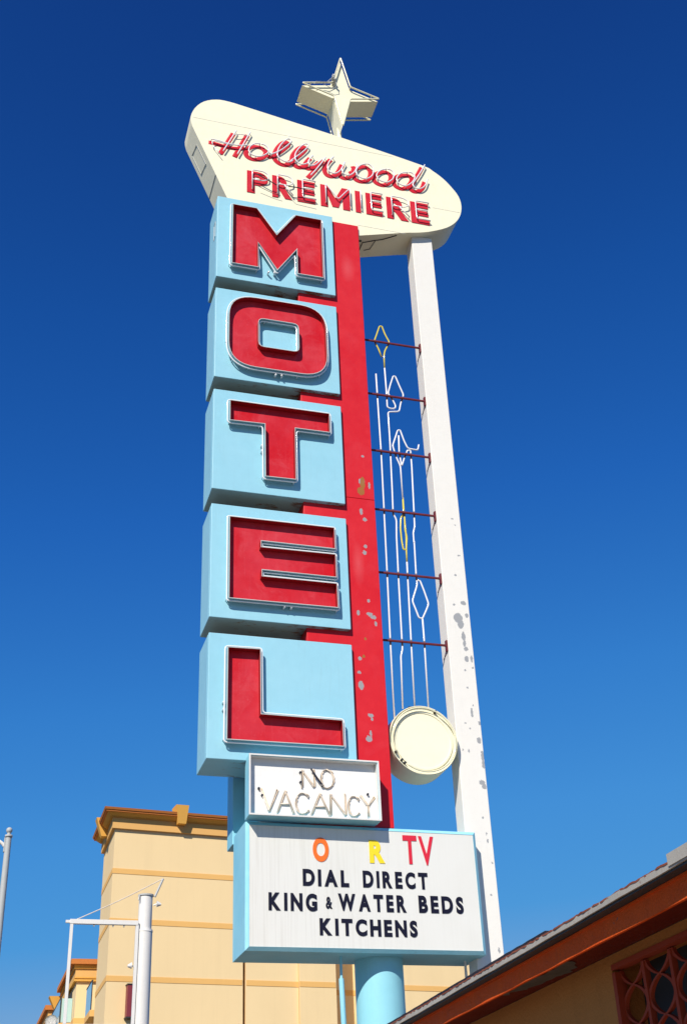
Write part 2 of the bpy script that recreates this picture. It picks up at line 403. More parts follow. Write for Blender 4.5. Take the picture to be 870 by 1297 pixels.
# single-stroke letters for neon tubing, unit box
STROKE = {
 'P': [[(0,0),(0,1),(.7,1),(1,.88),(1,.6),(.7,.48),(0,.48)]],
 'R': [[(0,0),(0,1),(.7,1),(1,.88),(1,.6),(.7,.48),(.1,.48)],[(.45,.48),(1,0)]],
 'E': [[(1,1),(0,1),(0,0),(1,0)],[(0,.52),(.85,.52)]],
 'M': [[(0,0),(0,1),(.5,.25),(1,1),(1,0)]], 'I': [[(.5,0),(.5,1)]],
 'N': [[(0,0),(0,1),(1,0),(1,1)]],
 'O': [[(.5,1),(.15,.88),(0,.5),(.15,.12),(.5,0),(.85,.12),(1,.5),(.85,.88),(.5,1)]],
 'V': [[(0,1),(.5,0),(1,1)]], 'A': [[(0,0),(.5,1),(1,0)],[(.22,.36),(.78,.36)]],
 'C': [[(1,.82),(.75,.98),(.4,.98),(.08,.75),(0,.45),(.12,.12),(.45,0),(.8,.04),(1,.2)]],
 'Y': [[(0,1),(.5,.5),(1,1)],[(.5,.5),(.5,0)]]}

# ================================================================== MOTEL SIGN
base = empty('motel_sign', (4.119, 12.42, 0), 'tall roadside motel sign with blue letter boxes, red column, cream name panel and star', 'sign')
FY, BY = 12.0, 12.555
X0, X1 = 2.213, 3.852

# round post and small pipes under the board
bm = B(); cyl(bm, (4.119, 12.42), .249, .249, 0, 4.03, 48); o = link('post', bm, 'blue_post', base); shade_auto(o)
bm = B(); cyl(bm, (4.119, 12.42), .36, .33, 0, .05, 32); o = link('base_plate', bm, 'grey_metal', base); shade_auto(o)
bm = B(); tube(bm, [(3.655, 12.22, 4.02), (3.655, 12.22, 3.80)], .014); tube(bm, [(3.655, 12.22, 3.81), (3.665, 12.22, 3.3), (3.665, 12.22, 0)], .026, n=10)
link('conduit_pipe', bm, 'cyan', base)
bm = B(); tube(bm, [(5.035, 12.33, 4.02), (5.035, 12.33, 0)], .014, n=10); link('conduit_pipe', bm, 'white', base)

# five blue letter cabinets, top to bottom
O_out = rounded([(2.371, 12.189), (3.671, 12.189), (3.671, 11.046), (2.371, 11.046)], .36, 8)
O_in = rounded([(2.764, 11.849), (3.29, 11.849), (3.29, 11.396), (2.764, 11.396)], .07, 3)
LET = {
 'M': [[(2.405, 13.797), (2.745, 13.80), (3.018, 13.371), (3.293, 13.80), (3.663, 13.797), (3.663, 12.728), (3.297, 12.725), (3.296, 13.155), (3.02, 12.722), (2.760, 13.165), (2.766, 12.724), (2.400, 12.722)]],
 'O': [O_out, O_in],
 'T': [[(2.397, 10.486), (3.668, 10.487), (3.667, 10.193), (3.222, 10.190), (3.219, 9.437), (2.837, 9.430), (2.835, 10.192), (2.398, 10.180)]],
 'E': [[(2.408, 8.826), (3.675, 8.830), (3.677, 8.537), (2.787, 8.538), (2.787, 8.462), (3.677, 8.470), (3.677, 8.160), (2.796, 8.160), (2.796, 8.084), (3.680, 8.085), (3.684, 7.768), (2.410, 7.760)]],
 'L': [[(2.405, 7.168), (2.775, 7.176), (2.779, 6.422), (3.682, 6.415), (3.685, 6.113), (2.403, 6.108)]]}
CAB = (('M', 12.535, 13.992), ('O', 10.885, 12.338), ('T', 9.236, 10.692), ('E', 7.557, 9.029), ('L', 5.925, 7.366))
DEP = .098
for ch, z0, z1 in CAB:
    bm = B(); box(bm, X0, X1, FY, BY, z0, z1, .007)
    # folded seams of the sheet metal on the side and a weld line near the front edge
    box(bm, X0-.003, X0+.003, FY+.05, FY+.053, z0+.01, z1-.01)
    cab = link('letter_cabinet', bm, 'blue', base, 'light blue letter cabinet with the letter ' + ch)
    bm = B(); box(bm, X0+.012, X1-.012, FY+.012, BY-.012, z1+.0005, z1+.005); link('bounce_blocker', bm, 'bounce_dark', cab)  # unseen dark plate added to cut light bouncing off the cabinet top
    loops = [[tuple(p) for p in L] for L in LET[ch]]
    # channel letter: sheet-metal walls standing off the cabinet round a red face
    bm = B(); T = .008
    for i, L in enumerate(loops):
        inn = inset(L, T if i == 0 else -T)    # the wall is always on the red side of the outline
        n = len(L); yf, yb = FY-DEP, FY-.0015
        a = [bm.verts.new((p[0], yf, p[1])) for p in L]; a2 = [bm.verts.new((p[0], yb, p[1])) for p in L]
        c = [bm.verts.new((p[0], yf, p[1])) for p in inn]; c2 = [bm.verts.new((p[0], yb, p[1])) for p in inn]
        for k in range(n):
            j = (k+1) % n
            bm.faces.new((a[k], a[j], a2[j], a2[k])).material_index = 0
            bm.faces.new((a[k], c[k], c[j], a[j])).material_index = 1
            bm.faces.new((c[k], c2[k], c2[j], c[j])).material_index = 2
    cl = link('channel_letter', bm, ['trim_blue', 'lip', 'inner_red_shade'], cab)
    bm = B(); plate(bm, [inset(loops[0], T*.8)] + [inset(L, -T*.8) for L in loops[1:]], FY-.010, FY-.004)
    link('letter_face', bm, 'red_letter', cab)
    bm = B()
    for i, L in enumerate(loops):
        if i == 0: path = rounded(inset(L, -.021), .04, 4)
        else: path = rounded(inset(L, .016), .04, 4)
        if ch == 'E': path = rounded(inset(L, -.016), .025, 4)
        TY = FY - .066
        tube(bm, [(p[0], TY, p[1]) for p in path], .0088, closed=True, n=10)
        m_ = len(path)                                # glass stand-offs
        acc = 0
        for k in range(m_):
            acc += (path[(k+1) % m_] - path[k]).length
            if acc > .38:
                acc = 0; p = path[k]
                tube(bm, [(p[0], TY, p[1]), (p[0], FY, p[1])], .006, n=6)
    # the electrode ends of the tube, bent back into the housings
    xs = {'M': (2.95, 12.735), 'O': (3.03, 11.03), 'T': (2.825, 9.86), 'E': (3.1, 7.765), 'L': (2.395, 6.5)}[ch]
    for s in (-.035, .035):
        if ch in 'TL': tube(bm, [(xs[0]-.012, TY, xs[1]+s), (xs[0]-.016, TY+.02, xs[1]+s*1.2), (xs[0]-.016, FY, xs[1]+s*1.2)], .013, n=8)
        else: tube(bm, [(xs[0]+s, TY, xs[1]-.026), (xs[0]+s*1.2, TY+.02, xs[1]-.03), (xs[0]+s*1.2, FY, xs[1]-.03)], .013, n=8)
    o = link('neon_tube', bm, 'tube', cab, smooth=True)

# small rectangular hatch outlines on the left sides
bm = B()
for (ya, yb_, za, zb) in ((12.12, 12.22, 13.35, 13.62),):
    t_ = .006
    tube(bm, [(X0-.002, ya, za), (X0-.002, yb_, za), (X0-.002, yb_, zb), (X0-.002, ya, zb)], t_*.8, closed=True, n=6)
link('hatch_edge', bm, 'grey_metal', base)

# red column behind the cabinets
bm = B(); box(bm, 3.345, 4.252, 12.06, 12.50, 5.30, 9.375, .006); box(bm, 3.345, 4.252, 12.06, 12.50, 9.379, 13.965, .006)
box(bm, 4.254, 4.285, 12.30, 12.42, 5.30, 5.80)
link('column', bm, 'red', base)
bm = B(); box(bm, 3.36, 3.84, 12.075, 12.485, 13.90, 13.985); link('column_cap', bm, 'red', base)

# neck box behind the vacancy box
bm = B(); box(bm, 2.622, 3.34, 12.60, 12.885, 5.21, 6.35, .006); link('neck_box', bm, 'cyan', base)
bm = B(); box(bm, 2.9, 3.9, 12.50, 12.61, 5.31, 6.3); link('mounting_bracket', bm, 'grey_metal', base)

# vacancy box
vx0, vx1, vz0, vz1, vy = 2.632, 4.035, 5.305, 5.943, 11.83
bm = B(); t_ = .014; rec = .088
plate(bm, [[(vx0, vz0), (vx1, vz0), (vx1, vz1), (vx0, vz1)], [(vx0+t_, vz0+t_), (vx1-t_, vz0+t_), (vx1-t_, vz1-t_), (vx0+t_, vz1-t_)]], vy, vy+rec)
box(bm, vx0, vx1, vy+rec, 11.996, vz0, vz1); box(bm, vx0+.004, vx1-.004, 11.997, 12.057, vz0+.002, 5.918)
vac = link('vacancy_box', bm, 'cyan', base, 'small open-fronted light blue box reading NO VACANCY')
bm = B(); plate(bm, [[(vx0-.003, vz0-.003), (vx1+.003, vz0-.003), (vx1+.003, vz1+.003), (vx0-.003, vz1+.003)], [(vx0+.013, vz0+.013), (vx1-.013, vz0+.013), (vx1-.013, vz1-.013), (vx0+.013, vz1-.013)]], vy-.004, vy+.008)
link('edge_trim', bm, 'white', vac)
bm = B(); tt = .004
box(bm, vx0+t_, vx0+t_+tt, vy+.012, vy+rec-.006, vz0+t_, vz1-t_); box(bm, vx1-t_-tt, vx1-t_, vy+.012, vy+rec-.006, vz0+t_, vz1-t_)
box(bm, vx0+t_+tt, vx1-t_-tt, vy+.012, vy+rec-.006, vz1-t_-tt, vz1-t_)
link('box_lining', bm, 'white', vac)
bm = B(); box(bm, vx0+t_+.001, vx1-t_-.001, vy+rec-.006, vy+rec-.002, vz0+t_+.001, vz1-t_-.001); link('face_panel', bm, 'white_panel', vac)
VT = [('N', 3.20, 3.33, 5.640, 5.835), ('O', 3.40, 3.545, 5.640, 5.845), ('V', 2.76, 2.93, 5.362, 5.600), ('A', 2.935, 3.10, 5.362, 5.600), ('C', 3.125, 3.265, 5.355, 5.58),
      ('A', 3.295, 3.485, 5.355, 5.59), ('N', 3.50, 3.66, 5.36, 5.59), ('C', 3.69, 3.81, 5.355, 5.575), ('Y', 3.835, 3.98, 5.36, 5.58)]
for ch, a, b_, c_, d_ in VT:
    for lay, mt, dy, dx, rr in ((0, 'tube_dirty', .022, .0, .0055), (1, 'tube_shadow', .014, .018, .0048)):  # second, tan layer stands for the shadow beside each tube
        bm = B()
        for st in STROKE[ch]:
            pts = rounded([(a + (b_-a)*u, c_ + (d_-c_)*v) for u, v in st], .02, 3, closed=False)
            w = .006 if lay else 0
            tube(bm, [(p[0]+dx+w*math.sin(9*k), vy+rec-dy, p[1]+w*math.cos(7*k)) for k, p in enumerate(pts)], rr, n=6)
        if lay == 0:
            for st in STROKE[ch][:1]:
                for e in (st[0], st[-1]):
                    x = a + (b_-a)*e[0]; z = c_ + (d_-c_)*e[1]
                    tube(bm, [(x, vy+rec-.022, z), (x+.01, vy+rec-.008, z-.006)], .009, n=6)
        link('letter_stroke', bm, mt, vac, 'tube or shadow stroke of unlit neon letter ' + ch, smooth=True)
bm = B(); tube(bm, [(3.30, vy+.045, 5.835), (3.36, vy+.045, 5.745), (3.415, vy+.05, 5.675)], .0095, n=8); tube(bm, [(3.415, vy+.05, 5.675), (3.425, vy+rec-.01, 5.668)], .016, n=8)
link('blacked_tube', bm, 'tube_black', vac)
for (x, z) in ((3.19, 5.795), (3.19, 5.69), (2.745, 5.60), (3.92, 5.60), (2.78, 5.53)):
    bm = B(); tube(bm, [(x, vy+rec-.03, z), (x, vy+rec-.006, z)], .012, n=8); link('tube_socket', bm, 'tube_black', vac)

# reader board
rx0, rx1, rz0, rz1 = 2.633, 5.150, 4.020, 5.286
bm = B()
ring = lambda d, y: [bm.verts.new(p) for p in ((rx0+d, y, rz0+d), (rx1-d, y, rz0+d), (rx1-d, y, rz1-d), (rx0+d, y, rz1-d))]
q = [ring(0, 12.60), ring(0, 12.028), ring(.036, 12.0), ring(.036, 12.02)]
for A, C_ in zip(q, q[1:]):
    for k in range(4): bm.faces.new((A[k], A[(k+1) % 4], C_[(k+1) % 4], C_[k]))
bm.faces.new(q[0][::-1]); bm.faces.new(q[-1])
rb = link('reader_board', bm, 'cyan', base, 'wide light blue framed reader board with white face')
bm = B(); box(bm, rx0+.037, rx1-.037, 12.004, 12.018, rz0+.037, rz1-.037); link('face_panel', bm, 'board', rb)
yf = 12.0
letter('board_letter', 'O', 3.333, 3.503, 4.900, 5.150, yf-.002, .004, 'bk_orange', rb, .045, 'orange letter O')
letter('board_letter', 'R', 3.940, 4.108, 4.908, 5.146, yf-.002, .004, 'bk_yellow', rb, .05, 'yellow letter R')
letter('board_letter', 'T', 4.312, 4.466, 4.912, 5.213, yf-.002, .004, 'bk_red', rb, .025, 'red letter T')
letter('board_letter', 'V', 4.485, 4.655, 4.906, 5.210, yf-.002, .004, 'bk_red', rb, .02, 'red letter V')
for txt, a, b_, c_, d_ in (('DIAL', 3.221, 3.707, 4.654, 4.822), ('DIRECT', 3.856, 4.561, 4.657, 4.827), ('KING', 2.865, 3.364, 4.404, 4.578), ('WATER', 3.584, 4.309, 4.418, 4.588),
                           ('BEDS', 4.444, 4.935, 4.420, 4.593), ('KITCHENS', 3.384, 4.412, 4.176, 4.340)):
    word('board_letter', txt, a, b_, c_, d_, yf-.002, .004, 'bk_navy', rb, .048, gap=.20)
letter('board_letter', '&', 3.454, 3.522, 4.434, 4.552, yf-.002, .004, 'bk_navy', rb, .03)

# white support pole
bm = B(); box(bm, 5.113, 5.428, 12.20, 12.43, 0, 14.12, .008); link('support_pole', bm, 'pole_white', base, 'tall white square pole with peeling paint')

# steel rods carrying the neon fountain
RZ = [1.6 + (z-1.6)*12.235/12.35 for z in (12.148, 11.239, 10.330, 9.436, 8.538, 7.632)]
for z in RZ:
    bm = B(); box(bm, 4.250, 5.118, 12.224, 12.246, z-.012, z+.012, .003)
    rod = link('cross_rod', bm, 'rod', base)
    bm = B(); box(bm, 5.094, 5.116, 12.215, 12.26, z-.075, z+.065, .003); tube(bm, [(5.105, 12.22, z-.07), (5.111, 12.38, z-.12)], .004, n=6)
    link('bracket', bm, 'rod', rod)
    bm = B()
def zp(L, s=1): return [(440+u/4.325, 390+v/4.325) for u, v in L]
def zq(L): return [(440+u/3.815, 680+v/3.815) for u, v in L]
YT = 12.262
def strand(parts, label):
    root = None
    for mt, pts in parts:
        bm = B(); P3 = [at(x, y, YT) for x, y in pts]
        path = rounded([(p.x, p.z) for p in P3], .03, 3, closed=False)
        tube(bm, [(p[0], YT, p[1]) for p in path], .0105, n=8)
        for a_, b2 in zip(path, path[1:]):        # dark sleeves where a rod carries the glass
            for z_ in RZ:
                if (a_[1]-z_)*(b2[1]-z_) < 0 and abs(a_[1]-b2[1]) > 1e-6:
                    d_ = (b2-a_).normalized(); m_ = a_ + (b2-a_)*((z_-a_[1])/(b2[1]-a_[1]))
                    p0, p1 = m_ - d_*.045, m_ + d_*.045
                    tube(bm, [(p0[0], YT, p0[1]), (p1[0], YT, p1[1])], .0122, n=8, mat=1)
        mt = [mt, 'sleeve']
        o = link('neon_strand' if root is None else 'neon_tube', bm, mt, base if root is None else root, label if root is None else None, smooth=True)
        root = root or o
strand([('tube', zp([(203, 330), (215, 480), (218, 545), (240, 553), (262, 550), (263, 535), (245, 500), (222, 470), (235, 420), (250, 374), (262, 376), (285, 430), (307, 478), (292, 520), (283, 568), (222, 570), (232, 720), (238, 850), (245, 1000), (250, 1128), (268, 1160)]) + zq([(237, 0), (245, 170), (262, 480), (266, 545), (258, 575), (267, 830)])),
        ('tube_yellow', zp([(186, 268), (170, 225), (147, 182), (162, 140), (175, 101), (188, 101), (205, 145), (230, 190), (205, 235), (200, 262), (203, 330)]))], 'tall neon strand with yellow diamond at the top')
strand([('tube', zp([(156, 362), (165, 500), (185, 800), (200, 1100)]) + zq([(183, 0), (192, 180), (207, 500), (227, 890)]))], 'leftmost straight neon strand')
strand([('tube', zp([(303, 1050), (290, 868), (268, 820), (247, 755), (262, 710), (275, 670), (288, 670), (310, 730), (330, 770), (385, 780), (390, 750)])),
        ('tube', zp([(280, 700), (283, 790), (297, 868), (312, 820), (328, 780)])),
        ('tube_yellow', zp([(303, 1040), (307, 1125), (292, 1150), (290, 1210)]) + zq([(262, 20), (270, 62), (284, 62), (287, 0)]) + [(513, 672), (512, 650)]),
        ('tube_yellow', zp([(303, 1040), (310, 1130), (322, 1260)]) + zq([(284, 60), (287, 122)])),
        ('tube', zq([(287, 122), (291, 200), (307, 500), (325, 830)]))], 'middle neon strand with a white diamond and yellow loop')
strand([('tube', zp([(328, 782), (345, 780), (352, 870), (368, 1200), (360, 1230), (364, 1290)]) + zq([(322, 20), (332, 195), (337, 230), (313, 310), (330, 352), (345, 392), (362, 395), (378, 360), (392, 325), (370, 262), (350, 212), (338, 210)])),
        ('tube', zq([(362, 395), (372, 520), (391, 830)]))], 'rightmost neon strand with diamond low down')

# cream drum
dc = Vector((4.680, 0, 6.330))
bm = B(); n = 64
prof = [(.0, 12.13), (.318, 12.13), (.322, 12.122), (.345, 12.122), (.352, 12.135), (.392, 12.135), (.396, 12.11), (.403, 12.11), (.403, 12.46), (.0, 12.46)]
rings = []
for r_, y_ in prof:
    if r_ == 0: rings.append([bm.verts.new((dc.x, y_, dc.z))])
    else: rings.append([bm.verts.new((dc.x + r_*math.cos(2*math.pi*k/n), y_, dc.z + r_*math.sin(2*math.pi*k/n))) for k in range(n)])
for A, C_ in zip(rings, rings[1:]):
    for k in range(n):
        j = (k+1) % n
        if len(A) == 1: bm.faces.new((A[0], C_[k], C_[j]))
        elif len(C_) == 1: bm.faces.new((A[k], C_[0], A[j]))
        else: bm.faces.new((A[k], C_[k], C_[j], A[j]))
drum = link('drum', bm, 'cream', base, 'round cream drum between column and pole'); shade_auto(drum, 30)
bm = B(); tube(bm, [(dc.x + .372*math.cos(a), 12.09, dc.z + .372*math.sin(a)) for a in [math.radians(-128 + i*6) for i in range(57)]], .009, n=8)
link('neon_tube', bm, 'tube_cream', drum, smooth=True)
bm = B()
for a in (205, 222, 229, 65):
    bm = B(); tube(bm, [(dc.x + .375*math.cos(math.radians(a)), 12.085, dc.z + .375*math.sin(math.radians(a))), (dc.x + .375*math.cos(math.radians(a)), 12.136, dc.z + .375*math.sin(math.radians(a)))], .014, n=8); link('tube_socket', bm, 'dark', drum)
bm = B(); box(bm, 4.56, 4.72, 12.2, 12.3, 6.715, 6.755); link('wire_inlet', bm, 'dark', drum)
for xx in ((4.20, 4.30), (5.05, 5.13)):
    bm = B(); box(bm, xx[0], xx[1], 12.34, 12.40, 6.29, 6.37); link('drum_bracket', bm, 'rod', base)

# name panel
out = [(4.255, 13.818), (5.005, 14.050), (5.22, 14.105), (5.404, 14.172), (5.644, 14.300), (5.80, 14.450), (5.889, 14.618), (5.922, 14.812), (5.894, 14.993), (5.805, 15.150), (5.675, 15.310),
       (5.508, 15.440), (5.334, 15.515), (4.34, 15.715), (3.934, 15.79), (3.109, 15.93), (2.689, 16.00), (2.368, 16.048), (2.175, 16.035), (1.997, 15.94), (1.872, 15.77), (1.812, 15.562), (1.838, 15.389), (2.365, 14.082), (2.402, 13.996), (3.87, 13.996), (3.87, 13.969), (4.255, 13.969)]
sm = out[:1] + [tuple(v) for v in [(p.x, p.y) for p in smooth_path([Vector(p) for p in out[1:23]], 3)]] + out[23:]
bm = B(); plate(bm, [sm], 12.10, 12.58)
es = [e for e in bm.edges if e.is_boundary is False and len(e.link_faces) == 2 and abs(e.verts[0].co.y - e.verts[1].co.y) < 1e-6 and e.calc_face_angle(0) > 1.3]
bmesh.ops.bevel(bm, geom=es, offset=.006, segments=2, affect='EDGES')
panel = link('name_panel', bm, 'cream', base, 'slanting cream name panel with rounded ends'); shade_auto(panel, 30)
for x0_, x1_, z_ in ((1.85, 4.9, 15.566), (4.26, 4.98, 14.020), (5.45, 5.88, 14.655)):
    bm = B(); box(bm, x0_, x1_, 12.0980, 12.102, z_, z_+.004); link('sheet_seam', bm, 'lip', panel)
bm = B()   # loose wiring under the panel
und = lambda x, y: (x, y, 13.818 + (x-4.255)*.3093 - .008)
tube(bm, [und(4.37, 12.42), und(4.37, 12.25), und(4.55, 12.22), und(4.66, 12.21), und(4.86, 12.14)], .007, n=6); tube(bm, [und(4.56, 12.22), und(4.53, 12.40), und(4.44, 12.42)], .005, n=6)
tube(bm, [und(4.30, 12.21), und(4.34, 12.21)], .012, n=6)
link('loose_wire', bm, 'dark', panel)
bm = B()   # hatch on the slanting left end
lx = lambda z: 1.838 + (15.389 - z)*.4032 - .003
tube(bm, [(lx(z), y, z) for y, z in ((12.22, 15.15), (12.48, 15.20), (12.48, 14.85), (12.22, 14.80))], .005, closed=True, n=6)
link('hatch_edge', bm, 'grey_metal', panel)
bm = B(); tube(bm, [(lx(14.5), 12.10, 14.5), (lx(14.5), 12.58, 14.5)], .004, n=6)
link('hatch_edge', bm, 'grey_metal', panel)

# PREMIERE: raised red letters with a glass tube in front of each
PR = [('P', 2.643, 2.945), ('R', 3.010, 3.299), ('E', 3.378, 3.640), ('M', 3.722, 4.158), ('I', 4.244, 4.322), ('E', 4.405, 4.650), ('R', 4.722, 5.050), ('E', 5.095, 5.375)]
for ch, a, b_ in PR:
    z0, z1 = (14.272, 14.695)
    if ch == 'M':
        s_, w2, md = .105, (b_-a), (a+b_)/2
        P_M = [(a, z0), (a, z1), (a+s_*1.05, z1), (md, z0+.19), (b_-s_*1.05, z1), (b_, z1), (b_, z0), (b_-s_, z0), (b_-s_, z0+.24), (md+.045, z0+.02), (md-.045, z0+.02), (a+s_, z0+.24), (a+s_, z0)]
        bm = B(); plate(bm, [P_M], 12.090, 12.099); bl = link('block_letter', bm, 'script_red', panel, 'red block letter M')
    else: bl = letter('block_letter', ch, a, b_, z0, z1, 12.090, .009, 'script_red', panel, .02 if ch == 'M' else .05, 'red block letter ' + ch)
    bm = B(); m_ = .035
    for st in STROKE[ch]:
        pts = rounded([(a+m_ + (b_-a-2*m_)*u, z0+m_ + (z1-z0-2*m_)*v) for u, v in st], .03, 3, closed=False)
        tube(bm, [(p[0]+.035, 12.055, p[1]+.025) for p in pts], .0085, n=8)
        e0, e1 = pts[0], pts[-1]
        for e in (e0, e1): tube(bm, [(e[0]+.035, 12.055, e[1]+.025), (e[0]+.035, 12.092, e[1]+.025)], .008, n=6)
    link('neon_tube', bm, 'tube', bl, smooth=True)
bm = B(); tube(bm, [(2.76, 12.0, 14.56), (2.98, 12.0, 14.45), (3.06, 12.02, 14.43)], .008, n=6); tube(bm, [(3.22, 12.0, 14.43), (3.36, 12.0, 14.44), (3.50, 12.02, 14.44)], .008, n=6)
tube(bm, [(2.80, 12.04, 14.36), (3.0, 12.05, 14.29), (3.12, 12.05, 14.27)], .004, n=5); tube(bm, [(3.20, 12.04, 14.40), (3.32, 12.05, 14.26), (3.62, 12.05, 14.235)], .004, n=5)
link('loose_wire', bm, 'dark', panel)

# Hollywood in script: flattened red strokes, one mesh per letter, tube in front
S1 = lambda L: [(255+u/5.8, 155+v/5.8) for u, v in L]
S2 = lambda L: [(380+u/4.833, 180+v/4.833) for u, v in L]
def ell(cx, cy, rx, ry, a0=0, a1=360, rot=0.2):
    o = []
    for i in range(13):
        t = math.radians(a0 + (a1-a0)*i/12); x, y = rx*math.cos(t), ry*math.sin(t)
        o.append((cx + x*math.cos(rot) - y*math.sin(rot), cy + x*math.sin(rot) + y*math.cos(rot)))
    return o
HW = [
 ('H', [S1([(237, 80), (205, 130), (170, 185), (140, 230)]), S1([(340, 92), (305, 150), (270, 210), (245, 252)]), S1([(55, 142), (120, 158), (190, 180), (270, 190), (320, 185)])]),
 ('o', [S1([(410, 178), (370, 178), (335, 200), (330, 235), (360, 262), (410, 270), (460, 250), (475, 222), (450, 190), (410, 178)]), S1([(470, 240), (500, 250), (530, 240)])]),
 ('l', [S1([(490, 255), (550, 232), (610, 190), (640, 158), (618, 143), (580, 165), (545, 215), (540, 265), (575, 300), (620, 312), (650, 300)])]),
 ('l', [S1([(630, 305), (680, 270), (740, 222), (765, 190), (745, 178), (705, 200), (670, 250), (672, 295), (705, 325), (745, 325), (775, 305)])]),
 ('y', [S1([(800, 262), (765, 305), (775, 335), (815, 330), (865, 290)]), S2([(140, 110), (105, 155), (75, 190), (48, 218)])]),
 ('w', [S2([(188, 106), (162, 135), (150, 168), (164, 198), (196, 208), (228, 190), (258, 140)]), S2([(258, 138), (240, 176), (248, 208), (280, 220), (312, 202), (330, 166), (322, 146)])]),
 ('o', [S2([(385, 150), (345, 162), (325, 195), (345, 230), (390, 240), (425, 218), (430, 180), (408, 155), (385, 150)]), S2([(300, 178), (330, 200)])]),
 ('o', [S2([(510, 182), (470, 192), (450, 220), (470, 250), (515, 262), (550, 240), (555, 208), (538, 188), (510, 182)]), S2([(425, 210), (455, 228)])]),
 ('d', [S2([(640, 203), (598, 208), (573, 238), (588, 270), (630, 284), (668, 262), (684, 230), (668, 206), (640, 203)]), S2([(745, 155), (720, 200), (690, 245), (672, 275), (690, 298), (722, 300), (748, 280), (762, 243)]), S2([(555, 238), (580, 258)])]),
]
HWT = {0: [[(.06, 0)], ]}
for ch, strokes in HW:
    bm = B(); bt = B()
    for si, st in enumerate(strokes):
        P3 = [at(x, y, 12.09) for x, y in st]
        closed = (Vector(st[0]) - Vector(st[-1])).length < .5
        path = smooth_path([(p.x, 12.0975 + .0012*si, p.z) for p in (P3[:-1] if closed else P3)], 5, closed)
        hw = .038 if len(st) > 3 or len(st) == 4 else .026
        tube(bm, path, hw, closed=closed, n=12, ry=.0045)
        if len(st) > 2:
            tube(bt, [(p.x + .036, 12.055, p.z + .030) for p in path], .0095, closed=False, n=8)
            for e in (path[0], path[len(path)//2]): tube(bt, [(e.x+.036, 12.055, e.z+.030), (e.x+.036, 12.098, e.z+.030)], .007, n=6)
    s = link('script_letter', bm, 'script_red', panel, 'red script letter ' + ch, smooth=True)
    link('neon_tube', bt, 'tube', s, smooth=True)
bt = B(); tube(bt, [(p.x, 12.055, p.z) for p in [at(x, y, 12.01) for x, y in S1([(245, 72), (300, 70), (345, 82)])]], .007, n=6); link('neon_tube', bt, 'tube', panel, smooth=True)
bt = B(); tube(bt, [(p.x, 12.055, p.z) for p in [at(x, y, 12.01) for x, y in S1([(90, 150), (85, 125), (110, 118), (150, 130), (240, 150)])]], .008, n=6); link('neon_tube', bt, 'tube', panel, smooth=True)
bt = B(); tube(bt, [(p.x, 12.055, p.z) for p in [at(x, y, 12.01) for x, y in S1([(90, 150), (150, 225)])]], .006, n=6); link('neon_tube', bt, 'tube', panel, smooth=True)
bt = B(); tube(bt, [(p.x, 12.03, p.z) for p in [at(x, y, 12.03) for x, y in S1([(650, 85), (632, 130)])]], .004, n=6)
link('neon_tube', bt, 'tube', panel, smooth=True)

# star
cx, cz = 4.145, 16.840
star = [(4.150, 17.600), (4.283, 16.972), (4.745, 16.838), (4.272, 16.700), (4.133, 16.075), (4.018, 16.692), (3.520, 16.842), (4.005, 16.990)]
bm = B(); plate(bm, [star], 12.18, 12.50)
es = [e for e in bm.edges if len(e.link_faces) == 2 and e.calc_face_angle(0) > 1.3]
bmesh.ops.bevel(bm, geom=es, offset=.004, segments=1, affect='EDGES')
so = link('star', bm, 'cream', base, 'four-pointed cream metal star on top of the name panel')
for yy in (12.125, 12.555):
    bm = B(); k = [(cx + (x-cx)*1.02, cz + (z-cz)*1.02 + .0) for x, z in star]
    path = rounded(k, .03, 3)
    tube(bm, [(p[0], yy, p[1]) for p in path], .012, closed=True, n=8)
    for i in (1, 3, 5, 7): x, z = star[i]; tube(bm, [(x, yy, z), (x, 12.19 if yy < 12.3 else 12.49, z)], .008, n=6)
    for i in (2, 6): x, z = star[i]; x -= .12 if i == 2 else -.12; tube(bm, [(x, yy, z+.03), (x, 12.19 if yy < 12.3 else 12.49, z+.0)], .008, n=6)
    link('neon_tube', bm, 'tube_cream', so, smooth=True)
bm = B()
for (x, z) in ((3.99, 17.06), (4.02, 17.02), (4.00, 17.10)): tube(bm, [(x, 12.06, z), (x+.02, 12.18, z-.03)], .02, n=7)
tube(bm, [(3.99, 12.07, 17.05), (3.9, 12.09, 16.93), (3.72, 12.1, 16.90), (3.70, 12.12, 16.86)], .006, n=6); tube(bm, [(4.03, 12.08, 17.03), (4.06, 12.1, 16.9), (4.0, 12.12, 16.84), (3.85, 12.12, 16.90)], .005, n=6)
link('wiring', bm, 'grey_metal', so)
bm = B(); cyl(bm, (4.135, 12.34), .035, .035, 15.70, 16.25, 16); link('star_stem', bm, 'cream', base)

# ================================================================== HOTEL behind
hot = empty('hotel_building', (4.4, 40.0, 0), 'large cream stucco building with orange bands and cornice behind the motel sign', 'building')
ux, uy = .99466, .10321           # direction of the front wall
def fp(x, off=0):                 # point of the front wall line at distance x east of the corner, moved out by off
    return (4.40 + x*ux + uy*off, 40.016 + x*uy - ux*off)
def corner(o):                    # mitred front-left corner pushed out by o
    X = 4.40 - o; t = (X - 4.40 - uy*o)/ux
    return (X, 40.016 + t*uy - ux*o)
DEPTH = 14
def wallsec(bm, x0, x1, off, z0, z1, back=DEPTH, first=False):
    a = corner(off) if first else fp(x0, off); b_ = fp(x1, off)
    c_ = (b_[0], 40+back); d_ = ((4.40-off) if first else a[0], 43.02 if first else 40+back)
    P = [a, b_, c_, d_] if not first else [a, b_, c_, (5.6, 40+back), (5.6, 43.02), d_]
    prism(bm, P, z0, z1)
TOP = 13.42
bm = B(); wallsec(bm, 0, 4.42, 0, 0, TOP+.3, first=True)
